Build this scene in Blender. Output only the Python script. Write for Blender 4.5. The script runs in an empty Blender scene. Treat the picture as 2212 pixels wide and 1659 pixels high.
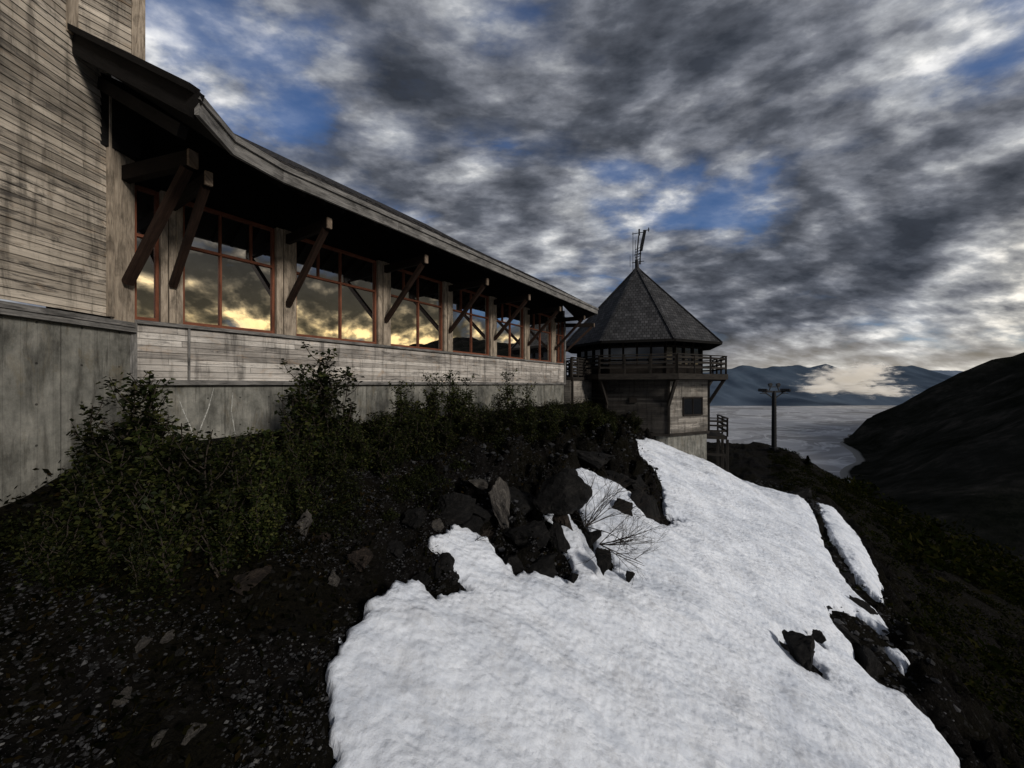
import bpy, math, random
import numpy as np
from mathutils import Vector, Matrix, Quaternion
random.seed(7); rng=np.random.default_rng(11)
S=bpy.context.scene; C=S.collection
S.view_settings.view_transform='Standard'
try: S.view_settings.look='None'
except: pass
# ---------------------------------------------------------------- frame of the lodge
DX,DY=0.548,0.8365; NX,NY=0.8365,-0.548; D0=10.0
def P(s,o,z): return Vector((s*DX+(o-D0)*NX, s*DY+(o-D0)*NY, z))
def SO(x,y): return (x*DX+y*DY, x*NX+y*NY+D0)
F=831.0
# ---------------------------------------------------------------- numpy noise
def _h(ix,iy,seed):
    n=(ix*374761393+iy*668265263+seed*144269)&0xffffffff
    n=((n^(n>>13))*1274126177)&0xffffffff
    return ((n^(n>>16))&0xffffffff)/4294967295.0
def vn(x,y,seed=0):
    x=np.asarray(x,float);y=np.asarray(y,float)
    ix=np.floor(x).astype(np.int64);iy=np.floor(y).astype(np.int64)
    fx=x-ix;fy=y-iy
    ux=fx*fx*fx*(fx*(fx*6-15)+10);uy=fy*fy*fy*(fy*(fy*6-15)+10)
    a=_h(ix,iy,seed);b=_h(ix+1,iy,seed);c=_h(ix,iy+1,seed);d=_h(ix+1,iy+1,seed)
    return (a*(1-ux)+b*ux)*(1-uy)+(c*(1-ux)+d*ux)*uy*1.0
def fbm(x,y,seed=0,oct=4,g=.5):
    r=0;a=1;t=0
    for i in range(oct):
        r=r+a*(vn(x,y,seed+i*17)-.5);t+=a;a*=g
        x,y=(x*1.62+y*1.2)+3.1,(y*1.62-x*1.2)+7.7
    return r/t*2
def sst(a,b,x):
    t=np.clip((x-a)/(b-a),0,1);return t*t*(3-2*t)
# ---------------------------------------------------------------- terrain height
def HB(s,o):
    s=np.asarray(s,float);o=np.asarray(o,float)
    op=np.maximum(o-.3,0)
    z=-1.2-.56*op
    pad=-8.8-.45*np.maximum(o-12,0)-.02*(s-50)
    w=sst(25,38,s)*sst(-2,2,o+.0001)
    z=z*(1-w)+pad*w
    z=z-.30*np.maximum(o-13.8,0)*(1-w)-.12*np.maximum(o-13.8,0)*w
    z=z-.65*np.maximum(s-68,0)
    z=z-.5*np.maximum(-o-30,0)-.3*np.maximum(-s-14,0)
    z=z-.45*np.exp(-((s+1.5)/3.0)**2)*sst(0,2,o)
    return z
def H(s,o):
    s=np.asarray(s,float);o=np.asarray(o,float)
    m=sst(.2,3,o)*.8+.2
    z=HB(s,o)+m*(fbm(s*.22,o*.22,3,4)*.55+fbm(s*.9,o*.9,5,4)*.30)+m*fbm(s*3,o*3,9,3)*.10
    cr=sst(1.6,3.2,o)*sst(8.5,6.0,o)*sst(4,8,s)*sst(34,26,s)+.8*sst(13.2,13.8,o)*sst(17,15,o)*sst(8,12,s)*sst(40,34,s)
    rid=1-np.abs(fbm(s*.75+o*.3,o*1.1,61,3))*3.2
    z=z+cr*(np.clip(rid,-.6,1)*.5+ (np.floor(fbm(s*1.3,o*1.3,62,3)*7)/7)*1.0+np.abs(fbm(s*3.1,o*3.1,63,3))*.6-.1)
    far=sst(14,40,o)
    z=z+far*fbm(s*.05,o*.05,21,4)*4
    return np.maximum(z,-304.0)
def ground(u,v,smooth=False):
    """where the sight line (photo bearing/dip) meets the terrain -> s,o,z,y"""
    t=(u-1106)/F;k=(832-v)/F
    y=np.concatenate([np.arange(1.5,40,.02),np.arange(40,200,.2)])
    x=t*y;zr=k*y;s,o=x*DX+y*DY, x*NX+y*NY+D0
    h=HB(s,o) if smooth else H(s,o)
    i=np.argmax(zr<h)
    if not (zr<h).any(): i=len(y)-1
    return float(s[i]),float(o[i]),float(h[i]),float(y[i])
# ---------------------------------------------------------------- node helpers
class M:
    def __init__(self,name,world=False):
        if world: self.m=bpy.data.worlds.new(name)
        else: self.m=bpy.data.materials.new(name)
        self.m.use_nodes=True; self.t=self.m.node_tree
        if not world:
            self.b=self.t.nodes['Principled BSDF'];self.out=self.t.nodes['Material Output']
    def n(self,typ,**k):
        nd=self.t.nodes.new(typ)
        for a,v in k.items():
            if a.startswith('i_'):
                key=a[2:]; key=int(key) if key.isdigit() else key.replace('_',' ')
                self.put(nd.inputs[key],v)
            else: setattr(nd,a,v)
        return nd
    def put(self,sock,v):
        if isinstance(v,bpy.types.NodeSocket): self.t.links.new(v,sock)
        elif isinstance(v,bpy.types.Node): self.t.links.new(v.outputs[0],sock)
        else: sock.default_value=v
    def math(self,op,a,b=0,c=None,clamp=False):
        nd=self.n('ShaderNodeMath',operation=op,use_clamp=clamp);self.put(nd.inputs[0],a);self.put(nd.inputs[1],b)
        if c is not None:self.put(nd.inputs[2],c)
        return nd.outputs[0]
    def vmath(self,op,a,b=(0,0,0)):
        nd=self.n('ShaderNodeVectorMath',operation=op);self.put(nd.inputs[0],a)
        if op=='SCALE': self.put(nd.inputs['Scale'],b)
        else: self.put(nd.inputs[1],b)
        return nd.outputs['Value'] if op in('DOT_PRODUCT','LENGTH') else nd.outputs[0]
    def mix(self,f,a,b,mode='MIX'):
        nd=self.n('ShaderNodeMix',data_type='RGBA',blend_type=mode)
        self.put(nd.inputs[0],f);self.put(nd.inputs[6],a);self.put(nd.inputs[7],b)
        return nd.outputs[2]
    def ramp(self,f,pts,interp='LINEAR'):
        nd=self.n('ShaderNodeValToRGB');cr=nd.color_ramp;cr.interpolation=interp
        while len(cr.elements)<len(pts): cr.elements.new(.5)
        for e,(p,c) in zip(cr.elements,pts):
            e.position=p; e.color=(c,c,c,1) if not hasattr(c,'__len__') else (*c,1)
        self.put(nd.inputs[0],f);return nd.outputs[0]
    def noise(self,vec,scale,detail=4,rough=.55,dist=0,dim='3D'):
        nd=self.n('ShaderNodeTexNoise',noise_dimensions=dim)
        self.put(nd.inputs['Vector'],vec);nd.inputs['Scale'].default_value=scale
        nd.inputs['Detail'].default_value=detail;nd.inputs['Roughness'].default_value=rough;nd.inputs['Distortion'].default_value=dist
        return nd.outputs[0]
    def uv(self,sx=1,sy=1,src='UV'):
        tc=self.n('ShaderNodeTexCoord').outputs[src]
        mp=self.n('ShaderNodeMapping');self.put(mp.inputs[0],tc);mp.inputs['Scale'].default_value=(sx,sy,1)
        return mp.outputs[0]
    def bump(self,h,strength=.5,dist=.02,normal=None):
        nd=self.n('ShaderNodeBump');nd.inputs['Strength'].default_value=strength;nd.inputs['Distance'].default_value=dist
        self.put(nd.inputs['Height'],h)
        if normal is not None:self.put(nd.inputs['Normal'],normal)
        return nd.outputs[0]
    def fin(self,col,rough=.8,normal=None,spec=.3,metal=0):
        self.put(self.b.inputs['Base Color'],col);self.put(self.b.inputs['Roughness'],rough)
        self.b.inputs['Specular IOR Level'].default_value=spec;self.b.inputs['Metallic'].default_value=metal
        if normal is not None:self.put(self.b.inputs['Normal'],normal)
        return self.m
def clap_mat(name,lo,mid,hi,pitch=.125,orange=.5,dark=1.0,seglen=4.4,blotlo=.54):
    m=M(name);tc=m.n('ShaderNodeTexCoord').outputs['UV'];sp=m.n('ShaderNodeSeparateXYZ',i_0=tc)
    vr=m.math('DIVIDE',sp.outputs[1],pitch);row=m.math('FLOOR',vr);fr=m.math('FRACT',vr)
    rn=m.n('ShaderNodeTexWhiteNoise',noise_dimensions='1D');m.put(rn.inputs['W'],row)
    uu=m.math('ADD',m.math('DIVIDE',sp.outputs[0],seglen),m.math('MULTIPLY',rn.outputs[0],7.3));seg=m.math('FLOOR',uu);fu=m.math('FRACT',uu)
    cv=m.n('ShaderNodeCombineXYZ',i_0=row,i_1=seg);wn=m.n('ShaderNodeTexWhiteNoise',noise_dimensions='3D',i_0=cv.outputs[0])
    off=m.vmath('ADD',m.uv(1.1,38),m.vmath('SCALE',cv.outputs[0],3.7))
    grain=m.noise(off,1.6,7,.72,.6)
    tone=m.math('ADD',m.math('MULTIPLY',wn.outputs[0],.30),m.math('MULTIPLY',grain,.78))
    col=m.ramp(tone,[(.24,lo),(.5,mid),(.78,hi)])
    wx=m.noise(m.uv(.45,1.1),1.3,6,.65,.5);col=m.mix(1,col,m.ramp(wx,[(.32,.4),(.5,.9),(.7,1.2)]),'MULTIPLY')
    st=m.noise(m.uv(3.2,.35),1.5,5,.7,.3);col=m.mix(1,col,m.ramp(st,[(.34,.4),(.48,.92),(.8,1.05)]),'MULTIPLY')
    blot=m.noise(m.uv(.9,7),1.0,8,.78,1.2)
    col=m.mix(m.ramp(blot,[(blotlo,0),(blotlo+.1,.8*dark)]),col,(.05,.046,.043,1))
    og=m.noise(m.uv(1.0,2.2),2.1,5,.7,.8);col=m.mix(m.ramp(og,[(.56,0),(.72,orange)]),col,(.40,.24,.11,1))
    gn=m.noise(m.uv(.7,8.3),1.3,3,.6)
    gap=m.math('MINIMUM',m.ramp(fr,[(0,.3),(.04,.45),(.08,1)]),m.ramp(fu,[(0,.3),(.002,.35),(.0035,1)]))
    gap2=m.math('MAXIMUM',gap,m.ramp(gn,[(.35,0),(.65,.9)]))
    col=m.mix(1,col,gap2,'MULTIPLY')
    return m.fin(col,.85,m.bump(m.math('ADD',grain,gap),.5,.008),.15)
MAT={}
MAT['clapA']=clap_mat('weathered_siding_warm',(.13,.113,.094),(.42,.365,.295),(.70,.615,.505),orange=.25,blotlo=.51)
MAT['clapB']=clap_mat('weathered_siding_grey',(.14,.128,.115),(.46,.42,.375),(.78,.73,.66),orange=.35)
MAT['clapT']=clap_mat('shade_toned_siding',(.012,.011,.010),(.036,.032,.028),(.08,.072,.063),orange=.03)  # tower siding darkened in colour to stand for its shaded side
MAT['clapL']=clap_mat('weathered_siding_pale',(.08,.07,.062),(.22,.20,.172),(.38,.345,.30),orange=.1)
def timber(name,lo,hi,stain=.5):
    m=M(name);g=m.noise(m.uv(1.4,26),1.7,6,.7,.8);w=m.noise(m.uv(.9,2.5),1.7,5,.7,.6)
    col=m.ramp(g,[(.3,lo),(.68,hi)]);col=m.mix(1,col,m.ramp(w,[(.33,1-stain),(.55,1),(.8,1.1)]),'MULTIPLY')
    return m.fin(col,.85,m.bump(g,.5,.01),.15)
MAT['post']=timber('weathered_post_timber',(.15,.12,.088),(.52,.43,.33),.6)
MAT['fascia']=timber('grey_fascia_board',(.055,.054,.051),(.30,.285,.265),.65)
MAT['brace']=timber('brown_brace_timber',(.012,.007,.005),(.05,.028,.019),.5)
MAT['beam']=timber('shadowed_beam_timber',(.003,.002,.0015),(.012,.0075,.005),.5)  # shadow under the eave is put into this near-black brown
MAT['braceend']=timber('pale_end_grain',(.09,.065,.046),(.30,.23,.17),.5)
MAT['rake']=timber('shade_toned_rake_board',(.004,.0035,.003),(.014,.012,.011),.5)  # shade from the board's facing is painted in as a darker tone
MAT['soffit']=timber('shade_toned_soffit_board',(.003,.0026,.0023),(.009,.008,.007),.3)  # the dimness under the eaves is baked into this base colour
MAT['deckwood']=timber('dark_deck_timber',(.010,.009,.008),(.045,.038,.031),.5)
MAT['frame']=timber('red_brown_window_frame',(.10,.034,.019),(.25,.095,.053),.3)
MAT['darkframe']=timber('dark_window_frame',(.012,.01,.008),(.03,.024,.02),.3)
def concrete():
    m=M('stained_concrete')
    a=m.noise(m.uv(2.6,.55),1.4,6,.7,.4);b=m.noise(m.uv(1,1),2.2,8,.75);c=m.noise(m.uv(30,30),1.0,3,.6)
    col=m.ramp(b,[(.3,(.10,.098,.085)),(.5,(.20,.195,.17)),(.72,(.32,.305,.265))])
    col=m.mix(1,col,m.ramp(a,[(.3,.3),(.5,.85),(.72,1.3)]),'MULTIPLY')
    tc=m.n('ShaderNodeTexCoord').outputs['UV'];sp=m.n('ShaderNodeSeparateXYZ',i_0=tc)
    fu=m.math('FRACT',m.math('DIVIDE',sp.outputs[0],1.22));seam=m.ramp(fu,[(0,.35),(.008,.4),(.014,1)])
    fu2=m.math('FRACT',m.math('DIVIDE',sp.outputs[0],.2));s2=m.ramp(fu2,[(0,.7),(.06,1)])
    hx=m.math('ABSOLUTE',m.math('SUBTRACT',m.math('FRACT',m.math('DIVIDE',sp.outputs[0],.61)),.5))
    hy=m.math('ABSOLUTE',m.math('SUBTRACT',m.math('FRACT',m.math('DIVIDE',sp.outputs[1],.62)),.5))
    hd=m.math('SQRT',m.math('ADD',m.math('MULTIPLY',hx,hx),m.math('MULTIPLY',hy,hy)))
    hole=m.ramp(hd,[(.022,.3),(.035,1)])
    col=m.mix(1,col,seam,'MULTIPLY');col=m.mix(1,col,s2,'MULTIPLY');col=m.mix(1,col,hole,'MULTIPLY')
    col=m.mix(m.ramp(m.noise(m.uv(1.5,.5),1.9,6,.75,1),[(.55,0),(.7,.5)]),col,(.16,.13,.08,1))
    col=m.mix(m.ramp(m.noise(m.uv(7,.8),1.2,5,.7,.4),[(.54,0),(.66,.6)]),col,(.05,.046,.038,1))
    h=m.math('ADD',m.math('ADD',m.math('MULTIPLY',b,.8),m.math('MULTIPLY',c,.35)),m.math('ADD',m.math('MULTIPLY',hole,.8),m.math('MULTIPLY',seam,.7)))
    return m.fin(col,.9,m.bump(h,.7,.014),.2)
MAT['concrete']=concrete()
def efflo():
    m=M('white_mineral_stain');n=m.noise(m.uv(1,1),30,5,.7);return m.fin(m.ramp(n,[(.35,(.16,.155,.14)),(.6,(.5,.5,.46))]),.9)
MAT['efflo']=efflo()
def shingle(name,c1,c2,mort,w=.17,h=.2):
    m=M(name);b=m.n('ShaderNodeTexBrick',offset=.5);m.put(b.inputs['Vector'],m.uv())
    b.inputs['Color1'].default_value=(*c1,1);b.inputs['Color2'].default_value=(*c2,1);b.inputs['Mortar'].default_value=(*mort,1)
    b.inputs['Scale'].default_value=1;b.inputs['Mortar Size'].default_value=.016;b.inputs['Brick Width'].default_value=w;b.inputs['Row Height'].default_value=h
    b.inputs['Bias'].default_value=0
    n=m.noise(m.uv(1,1),1.1,6,.7);g=m.noise(m.uv(20,3),1,4,.7)
    col=m.mix(1,b.outputs[0],m.ramp(n,[(.3,.5),(.7,1.4)]),'MULTIPLY');col=m.mix(1,col,m.ramp(g,[(.3,.75),(.7,1.2)]),'MULTIPLY')
    return m.fin(col,.8,m.bump(m.math('SUBTRACT',g,m.math('MULTIPLY',b.outputs[1],2)),.7,.02),.25)
MAT['shingle']=shingle('grey_wood_shingles',(.026,.026,.027),(.064,.063,.064),(.006,.006,.006),.22,.26)
MAT['shingleD']=shingle('dark_roof_shingles',(.015,.013,.012),(.04,.034,.030),(.005,.005,.005))
def glass():
    m=M('reflective_window_glass')
    g=m.n('ShaderNodeBsdfGlossy');g.inputs['Roughness'].default_value=.01
    g.inputs['Color'].default_value=(.97,.95,.92,1)
    nz=m.noise(m.uv(.5,.5),1.6,1,.4);m.put(g.inputs['Normal'],m.bump(nz,.05,.05))
    d=m.n('ShaderNodeBsdfDiffuse');d.inputs[0].default_value=(.006,.006,.007,1)
    lw=m.n('ShaderNodeFresnel');lw.inputs[0].default_value=1.5
    f=m.math('ADD',m.math('MULTIPLY',lw.outputs[0],.5),.68,clamp=True)
    mx=m.n('ShaderNodeMixShader');m.put(mx.inputs[0],f);m.put(mx.inputs[1],d.outputs[0]);m.put(mx.inputs[2],g.outputs[0])
    m.t.links.new(mx.outputs[0],m.out.inputs[0]);return m.m
MAT['glass']=glass()
def tglass():
    m=M('dark_tower_glass');return m.fin((.01,.011,.013,1),.05,None,.7)
MAT['tglass']=tglass()
def ground_mat():
    m=M('dark_soil_and_heather');p=m.uv(1,1,'Object')
    a=m.noise(p,.55,6,.65,.4);b=m.noise(p,7,8,.75);c=m.noise(p,38,4,.7)
    v=m.n('ShaderNodeTexVoronoi');m.put(v.inputs['Vector'],p);v.inputs['Scale'].default_value=15
    col=m.ramp(b,[(.3,(.002,.0018,.0017)),(.55,(.009,.008,.0072)),(.75,(.030,.027,.024))])
    col=m.mix(m.ramp(a,[(.42,0),(.58,.7)]),col,m.ramp(c,[(.3,(.002,.0022,.001)),(.7,(.013,.011,.005))]))
    col=m.mix(m.ramp(v.outputs['Color'],[(.80,0),(.9,.4)]),col,(.05,.05,.05,1))
    h=m.math('ADD',m.math('MULTIPLY',b,1.0),m.math('ADD',m.math('MULTIPLY',c,.4),m.math('MULTIPLY',v.outputs[0],-.4)))
    return m.fin(col,.95,m.bump(h,1.0,.14),.05)
MAT['ground']=ground_mat()
def snow_mat():
    m=M('old_granular_snow');p=m.uv(1,1,'Object')
    tc=m.n('ShaderNodeTexCoord').outputs['Object']
    mp=m.n('ShaderNodeMapping');m.put(mp.inputs[0],tc);mp.inputs['Rotation'].default_value=(0,0,.58);mp.inputs['Scale'].default_value=(.75,1.0,1)
    mq=m.n('ShaderNodeMapping');m.put(mq.inputs[0],tc);mq.inputs['Rotation'].default_value=(0,0,.58);mq.inputs['Scale'].default_value=(.16,1.9,1)
    d=m.noise(p,.45,6,.7,.5);f=m.noise(p,40,6,.85);g=m.noise(p,7.0,5,.6,.1)
    v=m.n('ShaderNodeTexVoronoi',feature='SMOOTH_F1');m.put(v.inputs['Vector'],mp.outputs[0]);v.inputs['Scale'].default_value=10;v.inputs['Smoothness'].default_value=.9
    col=m.ramp(d,[(.3,(.66,.70,.77)),(.5,(.82,.86,.92)),(.7,(.90,.93,.98))])
    col=m.mix(m.ramp(m.noise(mq.outputs[0],1.3,6,.7,.3),[(.47,0),(.62,.50)]),col,(.47,.52,.60,1))
    dirt=m.noise(p,1.4,12,.86,.3)
    col=m.mix(m.ramp(dirt,[(.49,0),(.66,.55)]),col,(.44,.44,.445,1))
    col=m.mix(m.ramp(m.noise(p,60,4,.75),[(.57,0),(.72,.45)]),col,(.30,.295,.295,1))
    h=m.math('ADD',m.math('MULTIPLY',v.outputs[0],.8),m.math('ADD',m.math('MULTIPLY',g,.8),m.math('MULTIPLY',f,.30)))
    return m.fin(col,.8,m.bump(h,.75,.065),.15)
MAT['snow']=snow_mat()
def rock_mat(name,a,b,c):
    m=M(name);p=m.uv(1,1,'Object');n=m.noise(p,2.2,8,.7,.6);k=m.noise(p,14,6,.75)
    col=m.ramp(n,[(.3,a),(.5,b),(.72,c)]);col=m.mix(1,col,m.ramp(k,[(.3,.5),(.7,1.35)]),'MULTIPLY')
    return m.fin(col,.85,m.bump(m.math('ADD',n,k),1.0,.1),.2)
MAT['rockD']=rock_mat('dark_schist',(.003,.003,.003),(.009,.0083,.0078),(.034,.031,.028))
MAT['rockB']=rock_mat('brown_rock',(.006,.0045,.0035),(.030,.022,.017),(.10,.075,.057))
MAT['rockP']=rock_mat('pale_rock',(.03,.028,.025),(.10,.09,.08),(.22,.20,.17))
def gravel_mat():
    m=M('slate_gravel');g=m.n('ShaderNodeNewGeometry');col=m.ramp(g.outputs['Random Per Island'],[(0,(.007,.007,.007)),(.5,(.024,.024,.025)),(.95,(.052,.052,.054)),(1,(.12,.117,.11))])
    return m.fin(col,.7,None,.2)
MAT['gravel']=gravel_mat()
def leaf_mat(name,cs,spec=.3,rough=.55,lo=.35):
    m=M(name);g=m.n('ShaderNodeNewGeometry');oi=m.n('ShaderNodeObjectInfo')
    col=m.ramp(g.outputs['Random Per Island'],[(i/(len(cs)-1),c) for i,c in enumerate(cs)])
    col=m.mix(1,col,m.ramp(oi.outputs['Random'],[(0,lo),(1,1.15)]),'MULTIPLY')
    m.fin(col,rough,None,spec)
    tr=m.n('ShaderNodeBsdfTranslucent');m.put(tr.inputs[0],m.mix(1,col,(1.2,1.3,.5,1),'MULTIPLY'))
    mx=m.n('ShaderNodeMixShader');mx.inputs[0].default_value=.3;m.put(mx.inputs[1],m.b.outputs[0]);m.put(mx.inputs[2],tr.outputs[0])
    m.t.links.new(mx.outputs[0],m.out.inputs[0]);return m.m
MAT['leaf']=leaf_mat('alder_leaves',[(.006,.009,.002),(.014,.022,.005),(.038,.048,.012),(.085,.085,.025)],.15,.55,.3)
MAT['under']=leaf_mat('undergrowth_leaves',[(.0012,.0015,.0006),(.003,.0035,.0012),(.008,.0075,.002),(.020,.013,.005)],.02,.9,.8)
MAT['lowleaf']=leaf_mat('low_shrub_leaves',[(.003,.004,.001),(.007,.010,.002),(.014,.018,.004),(.03,.032,.009)],.1,.7,.9)
MAT['brush']=leaf_mat('hillside_brush_leaves',[(.003,.0038,.0014),(.006,.0085,.0025),(.012,.014,.0038),(.022,.019,.006)],.0,1,.9)
MAT['needle']=leaf_mat('spruce_needles',[(.002,.003,.0013),(.004,.006,.0022),(.007,.009,.0035)],.0,1)
def plain(name,c,r=.7,metal=0,spec=.3,sc=5):
    m=M(name);n=m.noise(m.uv(1,1,'Object'),sc,5,.6);col=m.mix(1,(*c,1),m.ramp(n,[(.3,.6),(.7,1.3)]),'MULTIPLY');return m.fin(col,r,None,spec,metal)
MAT['twig']=plain('dark_bark',(.03,.023,.017),.9)
MAT['metal']=plain('dark_steel',(.012,.012,.013),.6,.2)
# ---------------------------------------------------------------- mesh helpers
def autouv(f):
    n=(f[1]-f[0]).cross(f[2]-f[0])
    if n.length<1e-9 and len(f)>3:n=(f[2]-f[0]).cross(f[3]-f[0])
    if n.length<1e-12:n=Vector((0,0,1))
    n.normalize()
    if abs(n.z)>.985: return [(p.x,p.y) for p in f]
    t=Vector((0,0,1)).cross(n).normalized();v=n.cross(t)
    return [(p.dot(t),p.dot(v)) for p in f]
class MB:
    def __init__(s): s.f=[];s.uv=[];s.mi=[];
    def face(s,pts,uv=None,mi=0):
        pts=[Vector(p) for p in pts];s.f.append(pts);s.uv.append(uv or autouv(pts));s.mi.append(mi);return s
    def hull6(s,c,mi=0,uvs=None):
        cen=sum(c,Vector())/8
        for k,q in enumerate([(0,1,2,3),(4,5,6,7),(0,1,5,4),(1,2,6,5),(2,3,7,6),(3,0,4,7)]):
            f=[c[i] for i in q];n=(f[1]-f[0]).cross(f[2]-f[0]);fc=sum(f,Vector())/4
            u=[uvs[i] for i in q] if uvs else None
            if n.dot(fc-cen)<0: f.reverse(); u=u[::-1] if u else None
            s.face(f,u,mi)
        return s
    def box(s,s0,s1,o0,o1,z0,z1,mi=0):
        return s.hull6([P(s0,o0,z0),P(s1,o0,z0),P(s1,o1,z0),P(s0,o1,z0),P(s0,o0,z1),P(s1,o0,z1),P(s1,o1,z1),P(s0,o1,z1)],mi)
    def beam(s,a,b,w,h,up=Vector((0,0,1)),mi=0,taper=1):
        a=Vector(a);b=Vector(b);x=(b-a);L=x.length;x.normalize()
        y=up.cross(x)
        if y.length<1e-3:y=Vector((DX,DY,0))
        y.normalize();z=x.cross(y);c=[]
        for p,k in((a,1),(b,taper)):
            for dy,dz in((-1,-1),(1,-1),(1,1),(-1,1)): c.append(p+y*w/2*dy*k+z*h/2*dz*k)
        cen=(a+b)/2;r=random.random()*9
        for q in [(0,1,2,3),(4,5,6,7),(0,1,5,4),(1,2,6,5),(2,3,7,6),(3,0,4,7)]:
            f=[c[i] for i in q];n=(f[1]-f[0]).cross(f[2]-f[0]);fc=sum(f,Vector())/4
            if n.dot(fc-cen)<0:f.reverse()
            u=[((p-a).dot(x)+r,(p-a).dot(y)+(p-a).dot(z)+r*.37) for p in f]
            s.face(f,u,mi)
        return s
    def clap(s,a,b,z0,z1,nrm,pitch=.125,mi=0,u0=0):
        a=Vector((a[0],a[1],0));b=Vector((b[0],b[1],0));n=Vector((nrm[0],nrm[1],0)).normalized();L=(b-a).length
        k=math.floor(z0/pitch)
        while k*pitch<z1-1e-4:
            za=max(z0,k*pitch);zb=min(z1,(k+1)*pitch)
            lo=n*.016;hi=n*.004
            q=[a+lo+Vector((0,0,za)),b+lo+Vector((0,0,za)),b+hi+Vector((0,0,zb)),a+hi+Vector((0,0,zb))]
            uv=[(u0,za+.0005),(u0+L,za+.0005),(u0+L,zb-.0005),(u0,zb-.0005)]
            if (q[1]-q[0]).cross(q[2]-q[0]).dot(n)<0:q.reverse();uv.reverse()
            s.face(q,uv,mi)
            q=[a+lo+Vector((0,0,za)),b+lo+Vector((0,0,za)),b+Vector((0,0,za)),a+Vector((0,0,za))]
            s.face(q,[(u0,za+.002)]*4,mi);k+=1
        return s
    def tube(s,pts,r0,r1,seg=6,mi=0):
        pts=[Vector(p) for p in pts];N=len(pts);rings=[]
        for i,p in enumerate(pts):
            d=(pts[min(i+1,N-1)]-pts[max(i-1,0)]).normalized()
            a=d.cross(Vector((0,0,1)));a=a if a.length>.05 else d.cross(Vector((1,0,0)));a.normalize();b=d.cross(a)
            r=r0+(r1-r0)*i/(N-1);rings.append([p+(a*math.cos(2*math.pi*k/seg)+b*math.sin(2*math.pi*k/seg))*r for k in range(seg)])
        l=0
        for i in range(N-1):
            dl=(pts[i+1]-pts[i]).length
            for k in range(seg):
                j=(k+1)%seg;s.face([rings[i][k],rings[i+1][k],rings[i+1][j],rings[i][j]],[(l,k*.05),(l+dl,k*.05),(l+dl,k*.05+.05),(l,k*.05+.05)],mi)
            l+=dl
        s.face(rings[-1],None,mi);s.face(rings[0][::-1],None,mi);return s
    def mesh(s,name,mats):
        vs=[];fs=[]
        for f in s.f:
            b=len(vs);vs.extend([tuple(p) for p in f]);fs.append(tuple(range(b,b+len(f))))
        me=bpy.data.meshes.new(name);me.from_pydata(vs,[],fs)
        for m in (mats if isinstance(mats,(list,tuple)) else [mats]): me.materials.append(MAT[m])
        ul=me.uv_layers.new(name='UVMap');flat=[c for f in s.uv for u in f for c in u];ul.data.foreach_set('uv',flat)
        me.polygons.foreach_set('material_index',s.mi);me.update();return me
    def obj(s,name,mats,parent=None,origin=None,**k):
        me=s.mesh(name,mats);ob=bpy.data.objects.new(name,me);C.objects.link(ob)
        if origin is not None:
            origin=Vector(origin);me.transform(Matrix.Translation(-origin));ob.location=origin
        attach(ob,parent)
        for a,b in k.items():ob[a]=b
        return ob
def attach(ob,parent):
    if parent is not None:
        ob.parent=parent;ob.location=ob.location-WLOC[parent.name];
    WLOC[ob.name]=(ob.location if parent is None else ob.location+WLOC[parent.name]).copy()
WLOC={}
def empty(name,loc,label,category,group=None):
    e=bpy.data.objects.new(name,None);C.objects.link(e);e.location=loc;e.empty_display_size=.3;WLOC[e.name]=Vector(loc)
    e['label']=label;e['category']=category
    if group:e['group']=group
    return e
def gridobj(name,X,Y,Z,mat,keep=None,smooth=True,kind='structure'):
    n,m=X.shape;vs=np.stack([X,Y,Z],-1).reshape(-1,3)
    i,j=np.meshgrid(np.arange(n-1),np.arange(m-1),indexing='ij');a=(i*m+j).ravel()
    fs=np.stack([a,a+m,a+m+1,a+1],-1)
    if keep is not None:
        k=(keep[:-1,:-1]&keep[1:,:-1]&keep[:-1,1:]&keep[1:,1:]).ravel();fs=fs[k]
        used=np.unique(fs);mp=np.zeros(len(vs),int);mp[used]=np.arange(len(used));vs=vs[used];fs=mp[fs]
    v0=vs[fs[0]];nz=np.cross(v0[1]-v0[0],v0[2]-v0[0])[2]
    if nz<0:fs=fs[:,::-1]
    me=bpy.data.meshes.new(name);me.from_pydata(vs.tolist(),[],fs.tolist());me.materials.append(MAT[mat])
    if smooth:me.polygons.foreach_set('use_smooth',[True]*len(me.polygons))
    ob=bpy.data.objects.new(name,me);C.objects.link(ob)
    if kind:ob['kind']=kind
    return ob
# ---------------------------------------------------------------- terrain
def graded(segs):
    r=[]
    for a,b,st in segs:r.append(np.arange(a,b,st))
    return np.concatenate(r)
gs=graded([(-300,-60,30),(-60,-14,4),(-14,6,.15),(6,30,.10),(30,90,.6),(90,200,6),(200,800,30)])
go=graded([(-300,-60,40),(-60,-4,4),(-4,1.5,.17),(1.5,9,.09),(9,20,.17),(20,60,.8),(60,200,6),(200,900,30)])
SS,OO=np.meshgrid(gs,go,indexing='ij')
ZZ=H(SS,OO);XX=SS*DX+(OO-D0)*NX;YY=SS*DY+(OO-D0)*NY
t=gridobj('ground',XX,YY,ZZ,'ground')
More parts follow.
